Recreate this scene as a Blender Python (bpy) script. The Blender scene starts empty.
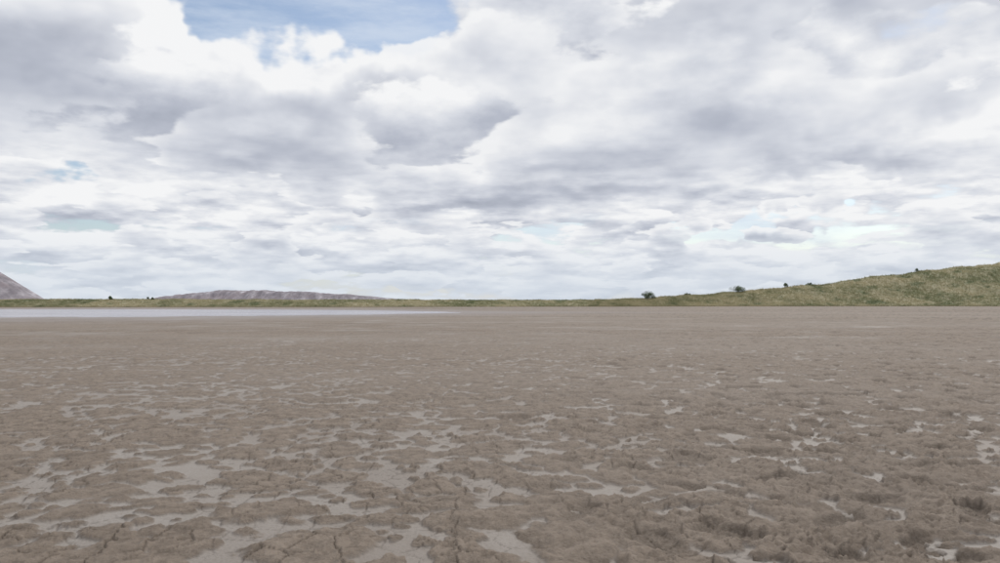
import bpy, math, random
import numpy as np
from mathutils import Vector
random.seed(5); rng=np.random.default_rng(7)
F=778.0; CH=1.4; HOR=301.0; PITCH=math.atan((HOR-281.5)/F)
scene=bpy.context.scene
scene.view_settings.view_transform='Standard'; scene.view_settings.look='None'
scene.view_settings.exposure=0; scene.view_settings.gamma=1
# ------------------------------------------------------------ numpy noise
def hsh(ix,iy,s):
    h=(ix.astype(np.int64)*374761393+iy.astype(np.int64)*668265263+s*1442695041)&0xFFFFFFFF
    h=((h^(h>>13))*1274126177)&0xFFFFFFFF
    h=((h^(h>>16))*2246822519)&0xFFFFFFFF
    h=h^(h>>15)
    return (h&0xFFFFFF)/float(0x1000000)
def perlin(x,y,s=0):
    ix=np.floor(x);iy=np.floor(y);fx=x-ix;fy=y-iy
    u=fx*fx*fx*(fx*(fx*6-15)+10);v=fy*fy*fy*(fy*(fy*6-15)+10)
    def g(a,b):
        t=hsh(ix+a,iy+b,s)*2*np.pi
        return np.cos(t)*(fx-a)+np.sin(t)*(fy-b)
    a=g(0,0);b=g(1,0);c=g(0,1);d=g(1,1)
    return (a+(b-a)*u+(c-a)*v+(a-b-c+d)*u*v)*1.5
def fbm(x,y,o=4,s=0,r=0.5):
    t=0;a=1;n=0
    for i in range(o):
        t=t+a*perlin(x*2**i+i*17.3,y*2**i-i*9.1,s+i);n+=a;a*=r
    return t/n
def cells(x,y,c,s):
    """distance to the nearest cell border (0 on the border), and a random value per cell"""
    x=x/c;y=y/c;ix=np.floor(x);iy=np.floor(y);f1=np.full(x.shape,9.);f2=np.full(x.shape,9.);idv=np.zeros(x.shape)
    for a in (-1,0,1):
        for b in (-1,0,1):
            jx=.12+.76*hsh(ix+a,iy+b,s);jy=.12+.76*hsh(ix+a,iy+b,s+1)
            d=np.hypot(x-ix-a-jx,y-iy-b-jy);n=d<f1
            f2=np.where(n,f1,np.minimum(f2,d));idv=np.where(n,hsh(ix+a,iy+b,s+2),idv);f1=np.where(n,d,f1)
    return f2-f1,idv
def lobes(x,y,c,s,rmin=.4,rmax=.85):
    x=x/c;y=y/c;ix=np.floor(x);iy=np.floor(y);best=np.full(x.shape,-1.0)
    for a in (-1,0,1):
        for b in (-1,0,1):
            jx=hsh(ix+a,iy+b,s);jy=hsh(ix+a,iy+b,s+1);r=rmin+(rmax-rmin)*hsh(ix+a,iy+b,s+2)
            d2=(x-ix-a-jx)**2+(y-iy-b-jy)**2
            best=np.maximum(best,1-d2/(r*r))
    return best
def sstep(a,b,x):
    t=np.clip((x-a)/(b-a),0,1);return t*t*(3-2*t)
# ------------------------------------------------------------ helpers
def grid_mesh(name,X,Y,Z,wrap=False,attrs=None,center=None):
    R,C=X.shape;n=R*C
    co=np.stack([X,Y,Z],-1).reshape(-1,3).astype(np.float32)
    r=np.arange(R-1)[:,None];c=np.arange(C if wrap else C-1)[None,:];c2=(c+1)%C
    q=np.stack([r*C+c,r*C+c2,(r+1)*C+c2,(r+1)*C+c],-1).reshape(-1,4)
    me=bpy.data.meshes.new(name)
    faces=q.reshape(-1).astype(np.int32);ls=np.arange(0,len(faces),4,dtype=np.int32)
    if center is not None:
        co=np.vstack([co,np.array(center,dtype=np.float32)])
        k=np.arange(C);tri=np.stack([np.full(C,n),(k+1)%C,k],-1).reshape(-1).astype(np.int32)
        ls=np.concatenate([ls,len(faces)+np.arange(0,len(tri),3,dtype=np.int32)]);faces=np.concatenate([faces,tri])
    me.vertices.add(len(co));me.vertices.foreach_set("co",co.ravel())
    me.loops.add(len(faces));me.loops.foreach_set("vertex_index",faces)
    me.polygons.add(len(ls));me.polygons.foreach_set("loop_start",ls)
    me.polygons.foreach_set("use_smooth",np.ones(len(ls),dtype=bool))
    me.update(calc_edges=True);me.validate()
    for k,v in (attrs or {}).items():
        v=v.ravel().astype(np.float32)
        if center is not None: v=np.append(v,v[0])
        at=me.attributes.new(k,'FLOAT','POINT');at.data.foreach_set("value",v)
    ob=bpy.data.objects.new(name,me);scene.collection.objects.link(ob);return ob
def soup(name,V,nper,mat,attrs=None):
    V=np.asarray(V,dtype=np.float32).reshape(-1,3);n=len(V)
    me=bpy.data.meshes.new(name);me.vertices.add(n);me.vertices.foreach_set("co",V.ravel())
    me.loops.add(n);me.loops.foreach_set("vertex_index",np.arange(n,dtype=np.int32))
    me.polygons.add(n//nper);me.polygons.foreach_set("loop_start",np.arange(0,n,nper,dtype=np.int32))
    me.update(calc_edges=True)
    for k,v in (attrs or {}).items():
        at=me.attributes.new(k,'FLOAT','POINT');at.data.foreach_set("value",np.asarray(v,dtype=np.float32))
    ob=bpy.data.objects.new(name,me);scene.collection.objects.link(ob)
    me.materials.append(mat);return ob
class NT:
    def __init__(s,nt): s.t=nt;s.n=nt.nodes;s.l=nt.links
    def put(s,sock,v):
        if isinstance(v,bpy.types.NodeSocket): s.l.new(v,sock)
        elif v is not None:
            if sock.type=='RGBA' and len(v)==3: v=(*v,1)
            sock.default_value=v
    def m(s,op,a,b=None,c=None,clamp=False):
        n=s.n.new('ShaderNodeMath');n.operation=op;n.use_clamp=clamp
        for i,v in enumerate((a,b,c)):
            if v is not None: s.put(n.inputs[i],v)
        return n.outputs[0]
    def v(s,op,a,b=None,scale=None):
        n=s.n.new('ShaderNodeVectorMath');n.operation=op
        s.put(n.inputs[0],a)
        if b is not None: s.put(n.inputs[1],b)
        if scale is not None: s.put(n.inputs['Scale'],scale)
        return n.outputs['Value'] if op in('LENGTH','DOT_PRODUCT') else n.outputs[0]
    def noise(s,vec,scale,detail=4,rough=.5,dist=0,out=0):
        n=s.n.new('ShaderNodeTexNoise');s.put(n.inputs['Vector'],vec)
        n.inputs['Scale'].default_value=scale;n.inputs['Detail'].default_value=detail
        n.inputs['Roughness'].default_value=rough;n.inputs['Distortion'].default_value=dist
        return n.outputs[out]
    def ss(s,x,a,b,c=0.0,d=1.0,smooth=True):
        n=s.n.new('ShaderNodeMapRange');n.interpolation_type='SMOOTHSTEP' if smooth else 'LINEAR'
        for i,v in enumerate((x,a,b,c,d)): s.put(n.inputs[i],v)
        return n.outputs[0]
    def mix(s,f,a,b,mode='MIX'):
        n=s.n.new('ShaderNodeMix');n.data_type='RGBA';n.blend_type=mode
        s.put(n.inputs[0],f);s.put(n.inputs[6],a);s.put(n.inputs[7],b);return n.outputs[2]
    def attr(s,name):
        n=s.n.new('ShaderNodeAttribute');n.attribute_name=name;return n.outputs['Fac']
    def bump(s,h,dist,strength=1,normal=None):
        n=s.n.new('ShaderNodeBump');n.inputs['Distance'].default_value=dist;s.put(n.inputs['Strength'],strength)
        s.put(n.inputs['Height'],h)
        if normal: s.put(n.inputs['Normal'],normal)
        return n.outputs[0]
def mat_new(name):
    m=bpy.data.materials.new(name);m.use_nodes=True;N=NT(m.node_tree)
    return m,N,m.node_tree.nodes['Principled BSDF']
def sep(N,v):
    n=N.n.new('ShaderNodeSeparateXYZ');N.put(n.inputs[0],v);return n.outputs
def pix_dir(u,v):
    d=Vector(((u-500)/F,1,(281.5-v)/F));c,s_=math.cos(PITCH),math.sin(PITCH)
    return Vector((d.x,d.y*c-d.z*s_,d.y*s_+d.z*c)).normalized()
def gp(u,v,z=0):
    d=pix_dir(u,v);t=(z-CH)/d.z;return d.x*t,d.y*t
# ------------------------------------------------------------ camera
cam=bpy.data.cameras.new("camera");co=bpy.data.objects.new("camera",cam);scene.collection.objects.link(co)
cam.sensor_width=36;cam.lens=36*F/1000;cam.clip_start=.05;cam.clip_end=40000
co.location=(0,0,CH);co.rotation_euler=(math.pi/2+PITCH,0,0);scene.camera=co
# ------------------------------------------------------------ sun
SAZ,SEL=math.radians(30),math.radians(42)
sv=Vector((math.sin(SAZ)*math.cos(SEL),math.cos(SAZ)*math.cos(SEL),math.sin(SEL)))
sl=bpy.data.lights.new("sun",'SUN');sl.energy=1.5;sl.angle=math.radians(10);sl.color=(1,.96,.9)
so=bpy.data.objects.new("sun",sl);so.rotation_euler=sv.to_track_quat('Z','Y').to_euler();so.location=(0,0,50);scene.collection.objects.link(so)
# ------------------------------------------------------------ world sky
w=bpy.data.worlds.new("World");scene.world=w;w.use_nodes=True
try: w.cycles.sampling_method='NONE'
except Exception: pass
w.node_tree.nodes.clear();N=NT(w.node_tree)
tc=N.n.new('ShaderNodeTexCoord');D=N.v('NORMALIZE',tc.outputs['Generated'])
sx,sy,sz=sep(N,D)
sky=N.n.new('ShaderNodeTexSky');sky.sky_type='NISHITA';sky.sun_disc=False
sky.sun_elevation=SEL;sky.sun_rotation=SAZ;sky.air_density=1.0;sky.dust_density=.8;sky.ozone_density=1.5
zc=N.m('MAXIMUM',sz,0.0)
def blob(u,v,ru,rv):
    c=pix_dir(u,v)
    d=N.v('SUBTRACT',Dw,tuple(c));d=N.v('MULTIPLY',d,(F/ru,F/ru*.5,F/rv))
    return N.ss(N.v('LENGTH',d),0.0,1.0,1.0,0.0)
def wsum(items):
    t=None
    for (u,v,ru,rv,a) in items:
        b=N.m('MULTIPLY',blob(u,v,ru,rv),a);t=b if t is None else N.m('ADD',t,b)
    return t
wn=N.noise(D,8,4,.55,out=1)
Dw=N.v('ADD',D,N.v('SCALE',N.v('SUBTRACT',wn,(.5,.5,.5)),scale=.16))
gap=wsum([(350,2,165,84,-.32),(70,186,45,15,-.15),(760,216,130,14,-.19),(205,-5,60,24,-.14),(120,100,300,120,.12),(720,80,420,150,.14),(440,190,260,70,.10),(800,170,200,24,.08)])
dark=wsum([(110,110,280,90,.9),(330,150,190,45,.6),(950,85,150,55,.85),(500,196,230,28,.85),(660,10,280,70,.6),(20,195,70,24,.9),(740,236,190,14,.6),(130,240,190,12,.4),(300,252,200,8,.4),(850,170,160,18,.4),
 (450,110,130,60,-.8),(250,45,150,42,-.6),(160,212,190,22,-.6),(940,130,120,22,-.6),(840,50,110,36,-.5),(640,130,160,36,-.4)])
wT=N.ss(zc,.07,.24);wLo=N.m('SUBTRACT',1.0,wT)
def decks(up,det,off,k=1.0,rough=.53):
    r=None
    for (s,st,wgt,o) in ((3.3,2.1,wT,1.3),(9.,4.0,wLo,9.2)):
        s=s*k
        p=N.v('ADD',N.v('MULTIPLY',D,(s,s,s*st)),(o+off,o*.7+off,o*.4+up+off*.3))
        n=N.m('MULTIPLY',N.noise(p,1.0,det,rough,.0),wgt)
        r=n if r is None else N.m('ADD',r,n)
    return r
def ramp(x):
    r_=N.n.new('ShaderNodeValToRGB');e=r_.color_ramp.elements
    e[0].position=0;e[0].color=(.34,.37,.445,1);e[1].position=1;e[1].color=(.91,.915,.925,1)
    a_=e.new(.33);a_.color=(.475,.505,.585,1);a_=e.new(.65);a_.color=(.675,.70,.76,1)
    N.put(r_.inputs[0],x);return r_.outputs[0]
sc=N.v('SCALE',sky.outputs[0],scale=0.105)
veil=N.noise(N.v('MULTIPLY',D,(5,5,22)),1.1,6,.6)
col=N.mix(N.ss(veil,.36,.70,.15,.78),sc,(.64,.72,.84))
nA=decks(0,7,0);nB=decks(.20,6,0);nC=decks(.6,2,0)
cov=N.m('ADD',nA,gap)
al=N.ss(cov,.37,.455)
rel=N.m('MULTIPLY',N.m('SUBTRACT',nA,nB),4.4)
relb=N.m('MULTIPLY',N.m('SUBTRACT',nA,nC),2.6)
lit=N.m('ADD',N.m('ADD',N.m('SUBTRACT',.96,N.ss(cov,.42,.78,0,.3)),rel),relb)
lit=N.m('SUBTRACT',lit,N.m('MULTIPLY',dark,.45))
col=N.mix(al,col,ramp(N.ss(lit,-.6,1.35,0,1,smooth=False)))
fA=decks(0,8,21.7,1.35,.5);fC=decks(.42,4,21.7,1.35,.5)
covf=N.m('ADD',fA,N.m('MULTIPLY',gap,1.0));covf=N.m('ADD',covf,N.m('MULTIPLY',dark,.02))
alf=N.ss(covf,.490,.530)
grad=N.m('MULTIPLY',N.m('SUBTRACT',fA,fC),4.6)
litf=N.m('ADD',N.m('SUBTRACT',.98,N.ss(covf,.49,.66,0,.72)),grad)
litf=N.m('SUBTRACT',litf,N.m('MULTIPLY',dark,.43))
colf=ramp(N.ss(litf,-.65,1.15,0,1,smooth=False))
col=N.mix(N.m('MULTIPLY',alf,.88),col,colf)
haze=N.ss(zc,0.0,.11,.66,0.0)
col=N.mix(haze,col,(.63,.70,.785))
bg=N.n.new('ShaderNodeBackground');N.put(bg.inputs[0],col);bg.inputs[1].default_value=1.0
wo=N.n.new('ShaderNodeOutputWorld');N.l.new(bg.outputs[0],wo.inputs[0])
# ------------------------------------------------------------ water polygon
near=[(-700,320),(-300,318.4),(0,316.6),(120,316.3),(220,315.4),(300,314.7),(380,313.8),(430,313.),(466,312.2)]
far=[(440,311.0),(380,310.0),(300,309.3),(150,308.9),(0,308.8),(-300,308.7),(-700,308.7)]
nw=np.array([gp(*p) for p in near]);fw=np.array([gp(*p) for p in far[::-1]])
def water_mask(x,y):
    yn=np.interp(x,nw[:,0],nw[:,1]);yf=np.interp(x,np.append(fw[:,0],nw[-1,0]),np.append(fw[:,1],nw[-1,1]))
    yn=yn+fbm(x*.08,y*0+3,3,77)*5+fbm(x*.5,y*.2,2,78)*2
    return np.minimum(y-yn,yf-y)-np.maximum(0,x-nw[-1,0])*.8
# ------------------------------------------------------------ ground
ang=np.radians(np.concatenate([np.arange(-48,48,.075),np.arange(48,312,2.0)]))
rad=np.concatenate([np.linspace(.5,3,40,endpoint=False),3*1.0045**np.arange(0,700)])
rad=np.concatenate([rad,rad[-1]*1.03**np.arange(1,175)])
A,R=np.meshgrid(ang,rad);X=R*np.sin(A);Y=R*np.cos(A)
wx=X+.06*fbm(X*4,Y*4,4,5)+.22*perlin(X*.9,Y*.9,15);wy=Y+.06*fbm(X*4,Y*4,4,9)+.22*perlin(X*.9,Y*.9,19)
l1=lobes(wx,wy,.50,1,.38,.76);l2=lobes(wx+5,wy,.21,11,.3,.72);big=fbm(X*.2,Y*.2,3,21)
side=sstep(-2.0,3.5,X/np.maximum(np.abs(Y),1)*6)
s=np.maximum(l1,l2*.85-.06)+.42*fbm(X*6,Y*6,5,31,.62)
sel=(R>3)&(R<20)&(np.abs(A)<.8)
s=s-np.quantile(s[sel],.26)+.28*side+.42*big
crust=sstep(-.10,.27,s);dome=np.clip(s,0,1.2)
n1=fbm(X*9,Y*9,5,41,.6);n2=np.abs(fbm(X*22,Y*22,3,51));n3=fbm(X*3.5,Y*3.5,3,45)
clod=np.clip(lobes(wx,wy,.085,61,.2,.6),0,1)*sstep(-.0,.35,perlin(X*1.6,Y*1.6,66)+.3*side-.1)
fade=1-sstep(25,65,R)
# real shrinkage cracks: plates 10-25 cm across with slightly curled rims
cx_=X+.02*fbm(X*14,Y*14,3,141);cy_=Y+.02*fbm(X*14,Y*14,3,145)
e1,id1=cells(cx_,cy_,.23,151);e2,_=cells(cx_+3,cy_,.10,161)
near_f=1-sstep(8,18,R)
cm=sstep(-.40,.10,fbm(X*.9,Y*.9,3,171))
crk=(1-sstep(.012,.075,e1))*cm*near_f
crk=np.maximum(crk,(1-sstep(.02,.12,e2))*.45*cm*sstep(0,.4,fbm(X*1.3,Y*1.3,2,175))*near_f)
plate=(id1-.5)*.009+.006*(1-sstep(.05,.35,e1))
Z=(.015*crust+.009*dome*crust+crust*(.014+.024*side)*n1+crust*(.008+.010*side)*n2+crust*.020*n3+crust*clod*.022*(.25+side))*fade
Z+=(crust*plate*cm*near_f)-crk*(.005+.008*crust)
Z+= .04*fbm(X*.5,Y*.5,2,71)*(1-sstep(50,110,R))
pit=sstep(.22,.5,perlin(X*2.6,Y*2.6,81)+.3*n1)*sstep(.2,.6,crust)*(.1+.9*side)
Z-=pit*.055*fade
Z-=.03
wm=water_mask(X,Y);Z=np.where(R>40,Z-.12*sstep(-2,4,wm),Z)
streak=fbm(X*.10,Y*.22,4,91)+.6*fbm(X*.6,Y*.6,3,93)
ft=sstep(12,42,R)
crust_a=crust*(1-ft)+np.clip(.72+(.9-.65*sstep(45,110,R))*streak+.12*side,0,1)*ft
wet=sstep(-32,0,wm)
ground=grid_mesh("mud_flat_ground",X,Y,Z,True,{"crust":crust_a,"wet":wet,"crk":crk,"cav":np.clip(n1*.5+.5-pit*.45+clod*.2,0,1),"edge":np.clip(1-np.abs(s-.06)/.14,0,1)*(1-ft)},(0,0,-.03))
gm,N,B=mat_new("dried_mud");geo=N.n.new('ShaderNodeNewGeometry');pos=geo.outputs['Position']
cr=N.attr("crust");cav=N.attr("cav");wt=N.attr("wet");ckk=N.attr("crk")
nf=N.noise(pos,45,6,.65);nm=N.noise(pos,6,5,.6);nl=N.noise(pos,.5,4,.6);nxl=N.noise(N.v('MULTIPLY',pos,(.35,1,1)),.06,4,.6)
crn=N.m('ADD',cr,N.m('MULTIPLY',N.m('SUBTRACT',nf,.5),1.0))
crn=N.m('ADD',crn,N.m('MULTIPLY',N.m('SUBTRACT',nm,.5),.8))
cf=N.ss(crn,-.05,.95)
brown=N.mix(N.ss(nm,.3,.7),(.196,.152,.115),(.284,.228,.179))
brown=N.mix(N.ss(cav,.28,.6),N.mix(.5,brown,(.07,.052,.038)),brown)  # shade of the hollows painted into the brown
brown=N.mix(N.ss(nf,.35,.75,0,.45),brown,(.336,.284,.235))
brown=N.mix(N.ss(nl,.45,.7,0,.35),brown,(.145,.113,.087))
pale=N.mix(N.ss(nl,.35,.65),(.262,.226,.194),(.330,.297,.266))
pale=N.mix(N.ss(nf,.3,.6,.5,0),pale,(.21,.175,.144))
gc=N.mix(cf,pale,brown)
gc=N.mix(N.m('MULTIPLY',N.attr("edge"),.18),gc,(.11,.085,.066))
gc=N.mix(N.m('MULTIPLY',ckk,.55),gc,(.08,.061,.047))
gc=N.mix(N.ss(nxl,.35,.65,.0,.45),gc,(.315,.27,.23))
gc=N.mix(N.m('MULTIPLY',wt,.62),gc,(.33,.303,.30))
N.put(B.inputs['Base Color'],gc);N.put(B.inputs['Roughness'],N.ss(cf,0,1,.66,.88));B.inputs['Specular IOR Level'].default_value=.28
hh=N.m('MULTIPLY',nf,N.ss(cr,0,.6,.45,1.0))
N.put(B.inputs['Normal'],N.bump(hh,.02,.95))
ground.data.materials.append(gm)
# ------------------------------------------------------------ water
wxs=np.linspace(nw[0,0],nw[-1,0],120);ts=np.linspace(0,1,16)
yn=np.interp(wxs,nw[:,0],nw[:,1])-6;yf=np.interp(wxs,np.append(fw[:,0],nw[-1,0]),np.append(fw[:,1],nw[-1,1]))+4
WX=np.repeat(wxs[None,:],16,0);WY=yn[None,:]*(1-ts[:,None])+yf[None,:]*ts[:,None]
water=grid_mesh("shallow_water",WX,WY,np.full(WX.shape,-.077))
wmm,N,B=mat_new("water");geo=N.n.new('ShaderNodeNewGeometry');pos=geo.outputs['Position']
N.put(B.inputs['Base Color'],N.mix(N.ss(N.noise(N.v('MULTIPLY',pos,(.05,.3,1)),1,3),.4,.6),(.24,.22,.25),(.35,.325,.36)));B.inputs['Roughness'].default_value=.22;B.inputs['IOR'].default_value=1.33
N.put(B.inputs['Normal'],N.bump(N.noise(N.v('MULTIPLY',pos,(.6,1.5,1)),2,4),.08,.7))
water.data.materials.append(wmm)
# ------------------------------------------------------------ grass bank (berm) sweeping round the flat
bu=np.array([-3000,-1500,-400,0,300,500,600,640,700,760,800,860,900,950,1000,1060,1150,1400,2500])
bH=np.array([1.9,1.9,1.85,1.75,1.7,1.6,1.6,1.9,2.9,4.0,5.0,6.5,7.9,9.4,11.0,12.4,13.5,14,14])
bY=np.array([170,170,172,176,180,190,195,198,202,205,206,208,208,206,203,200,196,190,180.])
us=np.concatenate([np.linspace(-3000,-100,60),np.linspace(-95,1100,700),np.linspace(1110,2500,60)])
Hs=np.interp(us,bu,bH);Ys=np.interp(us,bu,bY)
k=np.ones(15)/15;Hs=np.convolve(np.pad(Hs,7,'edge'),k,'valid')
prof=[0,.06,.13,.2,.28,.36,.44,.52,.6,.68,.76,.84,.92,1.0,1.08,1.2,1.6,3,8,30,120,400]
Xr=[];Yr=[];Zr=[]
for t in prof:
    wd=6+Hs*2.6
    y=Ys+wd*t
    x=(us-500)/F*Ys
    if t>1: x=(us-500)/F*y
    z=-.15+(Hs+.15)*sstep(-.02,1.08,np.full_like(us,t))
    z=z+(fbm(x*.12,y*.15,4,101)*.9*np.minimum(Hs/4,1)+.12*fbm(x*.9,y*.9,2,103))*min(t*3,1)*(1 if t<4 else .2)
    if t>=1.6: z=Hs*(1.0 if t<4 else .9)+(0 if t<20 else -.3)
    Xr.append(x);Yr.append(y);Zr.append(z)
Xr,Yr,Zr=map(np.array,(Xr,Yr,Zr))
bank=grid_mesh("grass_bank",Xr,Yr,Zr)
def grass_mat(name,tuft):
    m,N,B=mat_new(name);geo=N.n.new('ShaderNodeNewGeometry');pos=geo.outputs['Position']
    a=N.noise(N.v('MULTIPLY',pos,(1,1,2.5)),.09,5,.6);b=N.noise(pos,.6,4,.6);X_,Y_,Z_=sep(N,pos)
    g=1.8 if tuft else 1.35
    q=lambda *c:tuple(min(.6,v*g) for v in c)
    c=N.mix(N.ss(a,.35,.62),q(.138,.14,.076),q(.255,.23,.148))
    c=N.mix(N.ss(b,.45,.7,0,.6),c,q(.32,.285,.20))
    c=N.mix(N.ss(N.noise(pos,.25,3,.5),.55,.68,0,.7),c,q(.08,.10,.05))
    c=N.mix(N.ss(Z_,0.0,.35,.4,0),c,(.2,.15,.10))
    N.put(B.inputs['Base Color'],c);B.inputs['Roughness'].default_value=.85;B.inputs['Specular IOR Level'].default_value=.15
    if tuft:   # thin blades let light through
        tr=N.n.new('ShaderNodeBsdfTranslucent');N.put(tr.inputs[0],c);mx=N.n.new('ShaderNodeMixShader');mx.inputs[0].default_value=.45
        N.l.new(B.outputs[0],mx.inputs[1]);N.l.new(tr.outputs[0],mx.inputs[2]);N.l.new(mx.outputs[0],N.n['Material Output'].inputs[0])
    else: N.put(B.inputs['Normal'],N.bump(b,.3,.6))
    return m
bank.data.materials.append(grass_mat("bank_grass",False))
def bank_sample(n,u0,u1,t0=.02,t1=1.1):
    ui=rng.uniform(u0,u1,n);ti=rng.uniform(t0,t1,n)
    ci=np.clip(np.interp(ui,us,np.arange(len(us))),0,len(us)-1.001);ri=np.interp(ti,prof,np.arange(len(prof)))
    c0=ci.astype(int);r0=ri.astype(int);fc=ci-c0;fr=ri-r0
    def bl(M): return (M[r0,c0]*(1-fc)+M[r0,c0+1]*fc)*(1-fr)+(M[r0+1,c0]*(1-fc)+M[r0+1,c0+1]*fc)*fr
    return np.stack([bl(Xr),bl(Yr),bl(Zr)],-1)
pts=np.vstack([bank_sample(30000,590,1120),bank_sample(22000,-110,640)])
nb=4;pp=np.repeat(pts,nb,0);n=len(pp)
hgt=rng.uniform(.18,.45,n)*(1+.8*(rng.random(n)>.93));off=rng.normal(0,.13,(n,2));lean=rng.normal(0,.12,(n,2));a=rng.uniform(0,math.pi,n);wd=rng.uniform(.03,.07,n)
hgt*=np.where(pp[:,0]<25,.55,1.0)
b0=pp.copy();b0[:,:2]+=off;dx=np.stack([np.cos(a)*wd,np.sin(a)*wd,np.zeros(n)],-1)
tip=b0+np.stack([lean[:,0],lean[:,1],hgt],-1);b0[:,2]-=.05
soup("grass_tufts",np.stack([b0-dx,b0+dx,tip],1),3,grass_mat("tuft_grass",True))
# ------------------------------------------------------------ shrubs
lm,N,B=mat_new("leaves");geo=N.n.new('ShaderNodeNewGeometry');
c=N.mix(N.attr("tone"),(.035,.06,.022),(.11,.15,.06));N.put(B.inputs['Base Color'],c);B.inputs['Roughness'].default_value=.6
bm_,N,B=mat_new("bark");geo=N.n.new('ShaderNodeNewGeometry');N.put(B.inputs['Base Color'],N.mix(N.noise(geo.outputs['Position'],8,4),(.05,.035,.025),(.13,.10,.075)));B.inputs['Roughness'].default_value=.9
def tube(p0,p1,r0,r1,seg=6):
    p0,p1=Vector(p0),Vector(p1);d=(p1-p0).normalized();u=d.orthogonal().normalized();v=d.cross(u);q=[]
    for i in range(seg):
        a0=2*math.pi*i/seg;a1=2*math.pi*(i+1)/seg
        e=lambda a:(u*math.cos(a)+v*math.sin(a))
        q+= [p0+e(a0)*r0,p0+e(a1)*r0,p1+e(a1)*r1,p1+e(a0)*r1]
    return q
def shrub(name,loc,wid,hei,nl=2600,leaf=.13,seed=1):
    r=random.Random(seed);root=bpy.data.objects.new(name,None);scene.collection.objects.link(root);root.location=loc
    q=tube((0,0,-.3),(0,0,hei*.35),.06*hei*.5,.04*hei*.5);clumps=[]
    for i in range(13):
        a=r.uniform(0,6.28);rr=r.uniform(.05,.42)*wid;z=hei*r.uniform(.22,.80)*(1-.35*(rr/wid)/.42)
        p=(rr*math.cos(a),rr*math.sin(a)*.8,z);clumps.append((p,r.uniform(.15,.26)*min(wid,hei*1.4)))
        q+=tube((0,0,hei*r.uniform(.05,.3)),p,.03*hei*.4,.008)
    br=soup("branches",[tuple(v) for v in q],4,bm_);br.parent=root
    V=[];T=[]
    for i in range(nl):
        p,cr_=r.choice(clumps);d=Vector((r.gauss(0,1),r.gauss(0,1),r.gauss(0,.8)));d=d.normalized()*cr_*r.random()**.4
        c=Vector(p)+d;c.z=max(c.z,.05)
        u=Vector((r.gauss(0,1),r.gauss(0,1),r.gauss(0,1))).normalized();v=u.orthogonal().normalized();s_=leaf*r.uniform(.6,1.2)
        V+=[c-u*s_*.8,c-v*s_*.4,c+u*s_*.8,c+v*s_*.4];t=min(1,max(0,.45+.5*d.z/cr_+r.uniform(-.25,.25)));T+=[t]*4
    lo=soup("foliage",[tuple(v) for v in V],4,lm,{"tone":T});lo.parent=root
def on_bank(u,t):
    ci=int(np.argmin(abs(us-u)));ri=int(np.argmin(abs(np.array(prof)-t)));return (Xr[ri,ci],Yr[ri,ci],Zr[ri,ci]-.05)
shrub("bush",on_bank(656,.92),4.2,2.5,seed=1)
shrub("bush",on_bank(757,1.0),4.0,2.8,seed=2)
shrub("bush",on_bank(813,1.0),1.6,1.7,900,seed=3)
shrub("bush",on_bank(700,1.0),1.8,.8,700,seed=4)
shrub("bush",on_bank(986,1.0),1.5,1.3,700,seed=5)
shrub("bush",on_bank(88,1.0),1.4,1.0,700,seed=6)
shrub("bush",on_bank(127,1.0),.7,.8,400,seed=7)  # made-up shrub in place of a small post
shrub("bush",on_bank(133,1.0),.6,1.0,400,seed=8)  # second post, also stood in for by a made-up shrub
shrub("bush",on_bank(842,1.0),2.4,1.0,700,seed=9)
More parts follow.
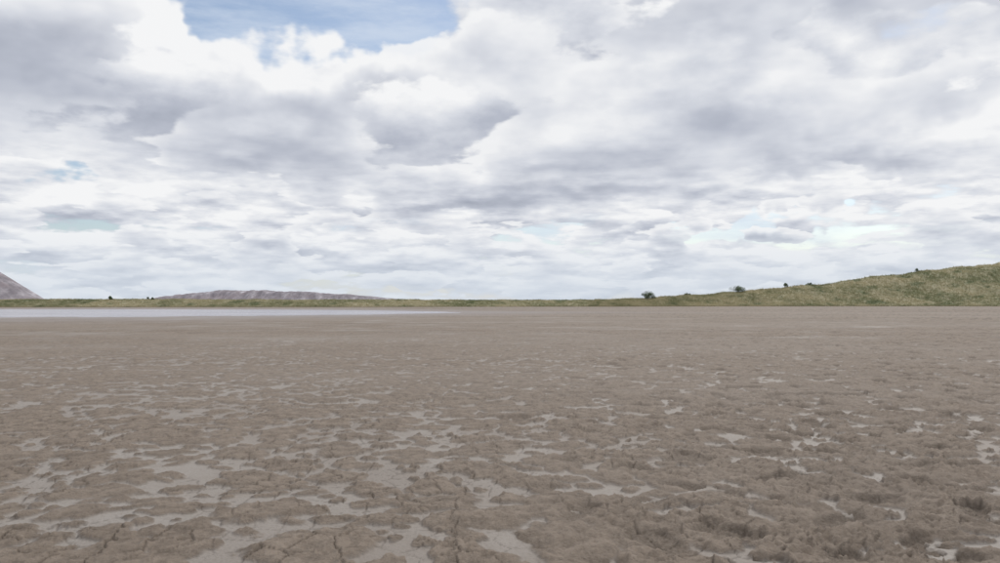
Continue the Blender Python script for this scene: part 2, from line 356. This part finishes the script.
# ------------------------------------------------------------ salt tailings heaps
hm,N,B=mat_new("salt_tailings");geo=N.n.new('ShaderNodeNewGeometry');pos=geo.outputs['Position']
a=N.noise(N.v('MULTIPLY',pos,(1,.3,.35)),.05,6,.65);b=N.noise(N.v('MULTIPLY',pos,(.4,.4,2.2)),.03,4,.6)
c=N.mix(N.ss(a,.38,.62),(.16,.12,.127),(.33,.28,.295));c=N.mix(N.ss(b,.45,.65,0,.6),c,(.23,.16,.16))
c=N.mix(N.ss(a,.56,.68,0,.8),c,(.60,.56,.59))
c=N.mix(.18,c,(.42,.48,.56))  # distance haze painted into the heap colour
N.put(B.inputs['Base Color'],c);B.inputs['Roughness'].default_value=.95;N.put(B.inputs['Normal'],N.bump(a,6,.8))
Yd=2000.;pu=[140,155,175,195,212,225,245,262,275,300,320,345,370,395,415];pv=[301.5,298,294.8,292.5,291,289.5,290,289.4,291,290.8,292.5,293.9,296,298.5,301.5]
uu=np.linspace(140,415,420);hv=np.interp(uu,pu,pv);Hh=(HOR-hv)/F*Yd+CH+fbm(uu*.08,uu*0,4,111)*2.0
dep=np.linspace(-120,200,90);UX,DY=np.meshgrid((uu-500)/F*Yd,dep)
pr=np.minimum(sstep(-120,-10,DY),1-sstep(80,200,DY))
gul=1-np.abs(fbm(UX*.03,DY*.012,4,115))*1.3
Zh=Hh[None,:]*np.clip(pr*(.75+.25*gul),0,1.05)+pr*(1-pr)*4*fbm(UX*.06,DY*.02,3,117)*7-1
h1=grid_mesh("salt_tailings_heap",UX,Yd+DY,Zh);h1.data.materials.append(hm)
Yc=1500.;cx=(-69-500)/F*Yc;th=np.linspace(0,2*np.pi,361)[:-1];rr=np.linspace(0,205,110)
T,RR=np.meshgrid(th,rr);zz=135-RR*.70+8*fbm(np.cos(T)*6,np.sin(T)*6+RR*.004,4,121)*np.minimum(RR/60,1)
zz=np.minimum(zz,122+3*fbm(RR*.05+np.cos(T),T*0+np.sin(T),3,123))
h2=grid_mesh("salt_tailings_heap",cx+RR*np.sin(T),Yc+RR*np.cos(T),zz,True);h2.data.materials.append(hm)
# ------------------------------------------------------------ distant tree line (one object)
V=[];T=[];r=random.Random(3)
for i in range(2600):
    u=r.uniform(385,640);d=1500+r.uniform(-60,60);x=(u-500)/F*d
    hh_=(3.2+1.3*float(fbm(np.array([u*.09]),np.array([0.]),3,131)[0])*2)*r.random()**.5
    for j in range(3):
        c=Vector((x+r.uniform(-3,3),d,max(.2,hh_)+r.uniform(-.6,.3)));s_=r.uniform(.5,1.1)
        uu_=Vector((r.gauss(0,1),r.gauss(0,.4),r.gauss(0,1))).normalized();v=Vector((uu_.z,0,-uu_.x)).normalized()
        V+=[c-uu_*s_,c-v*s_,c+uu_*s_,c+v*s_];T+=[r.random()]*4
soup("distant_tree_line",[tuple(v) for v in V],4,lm,{"tone":T})
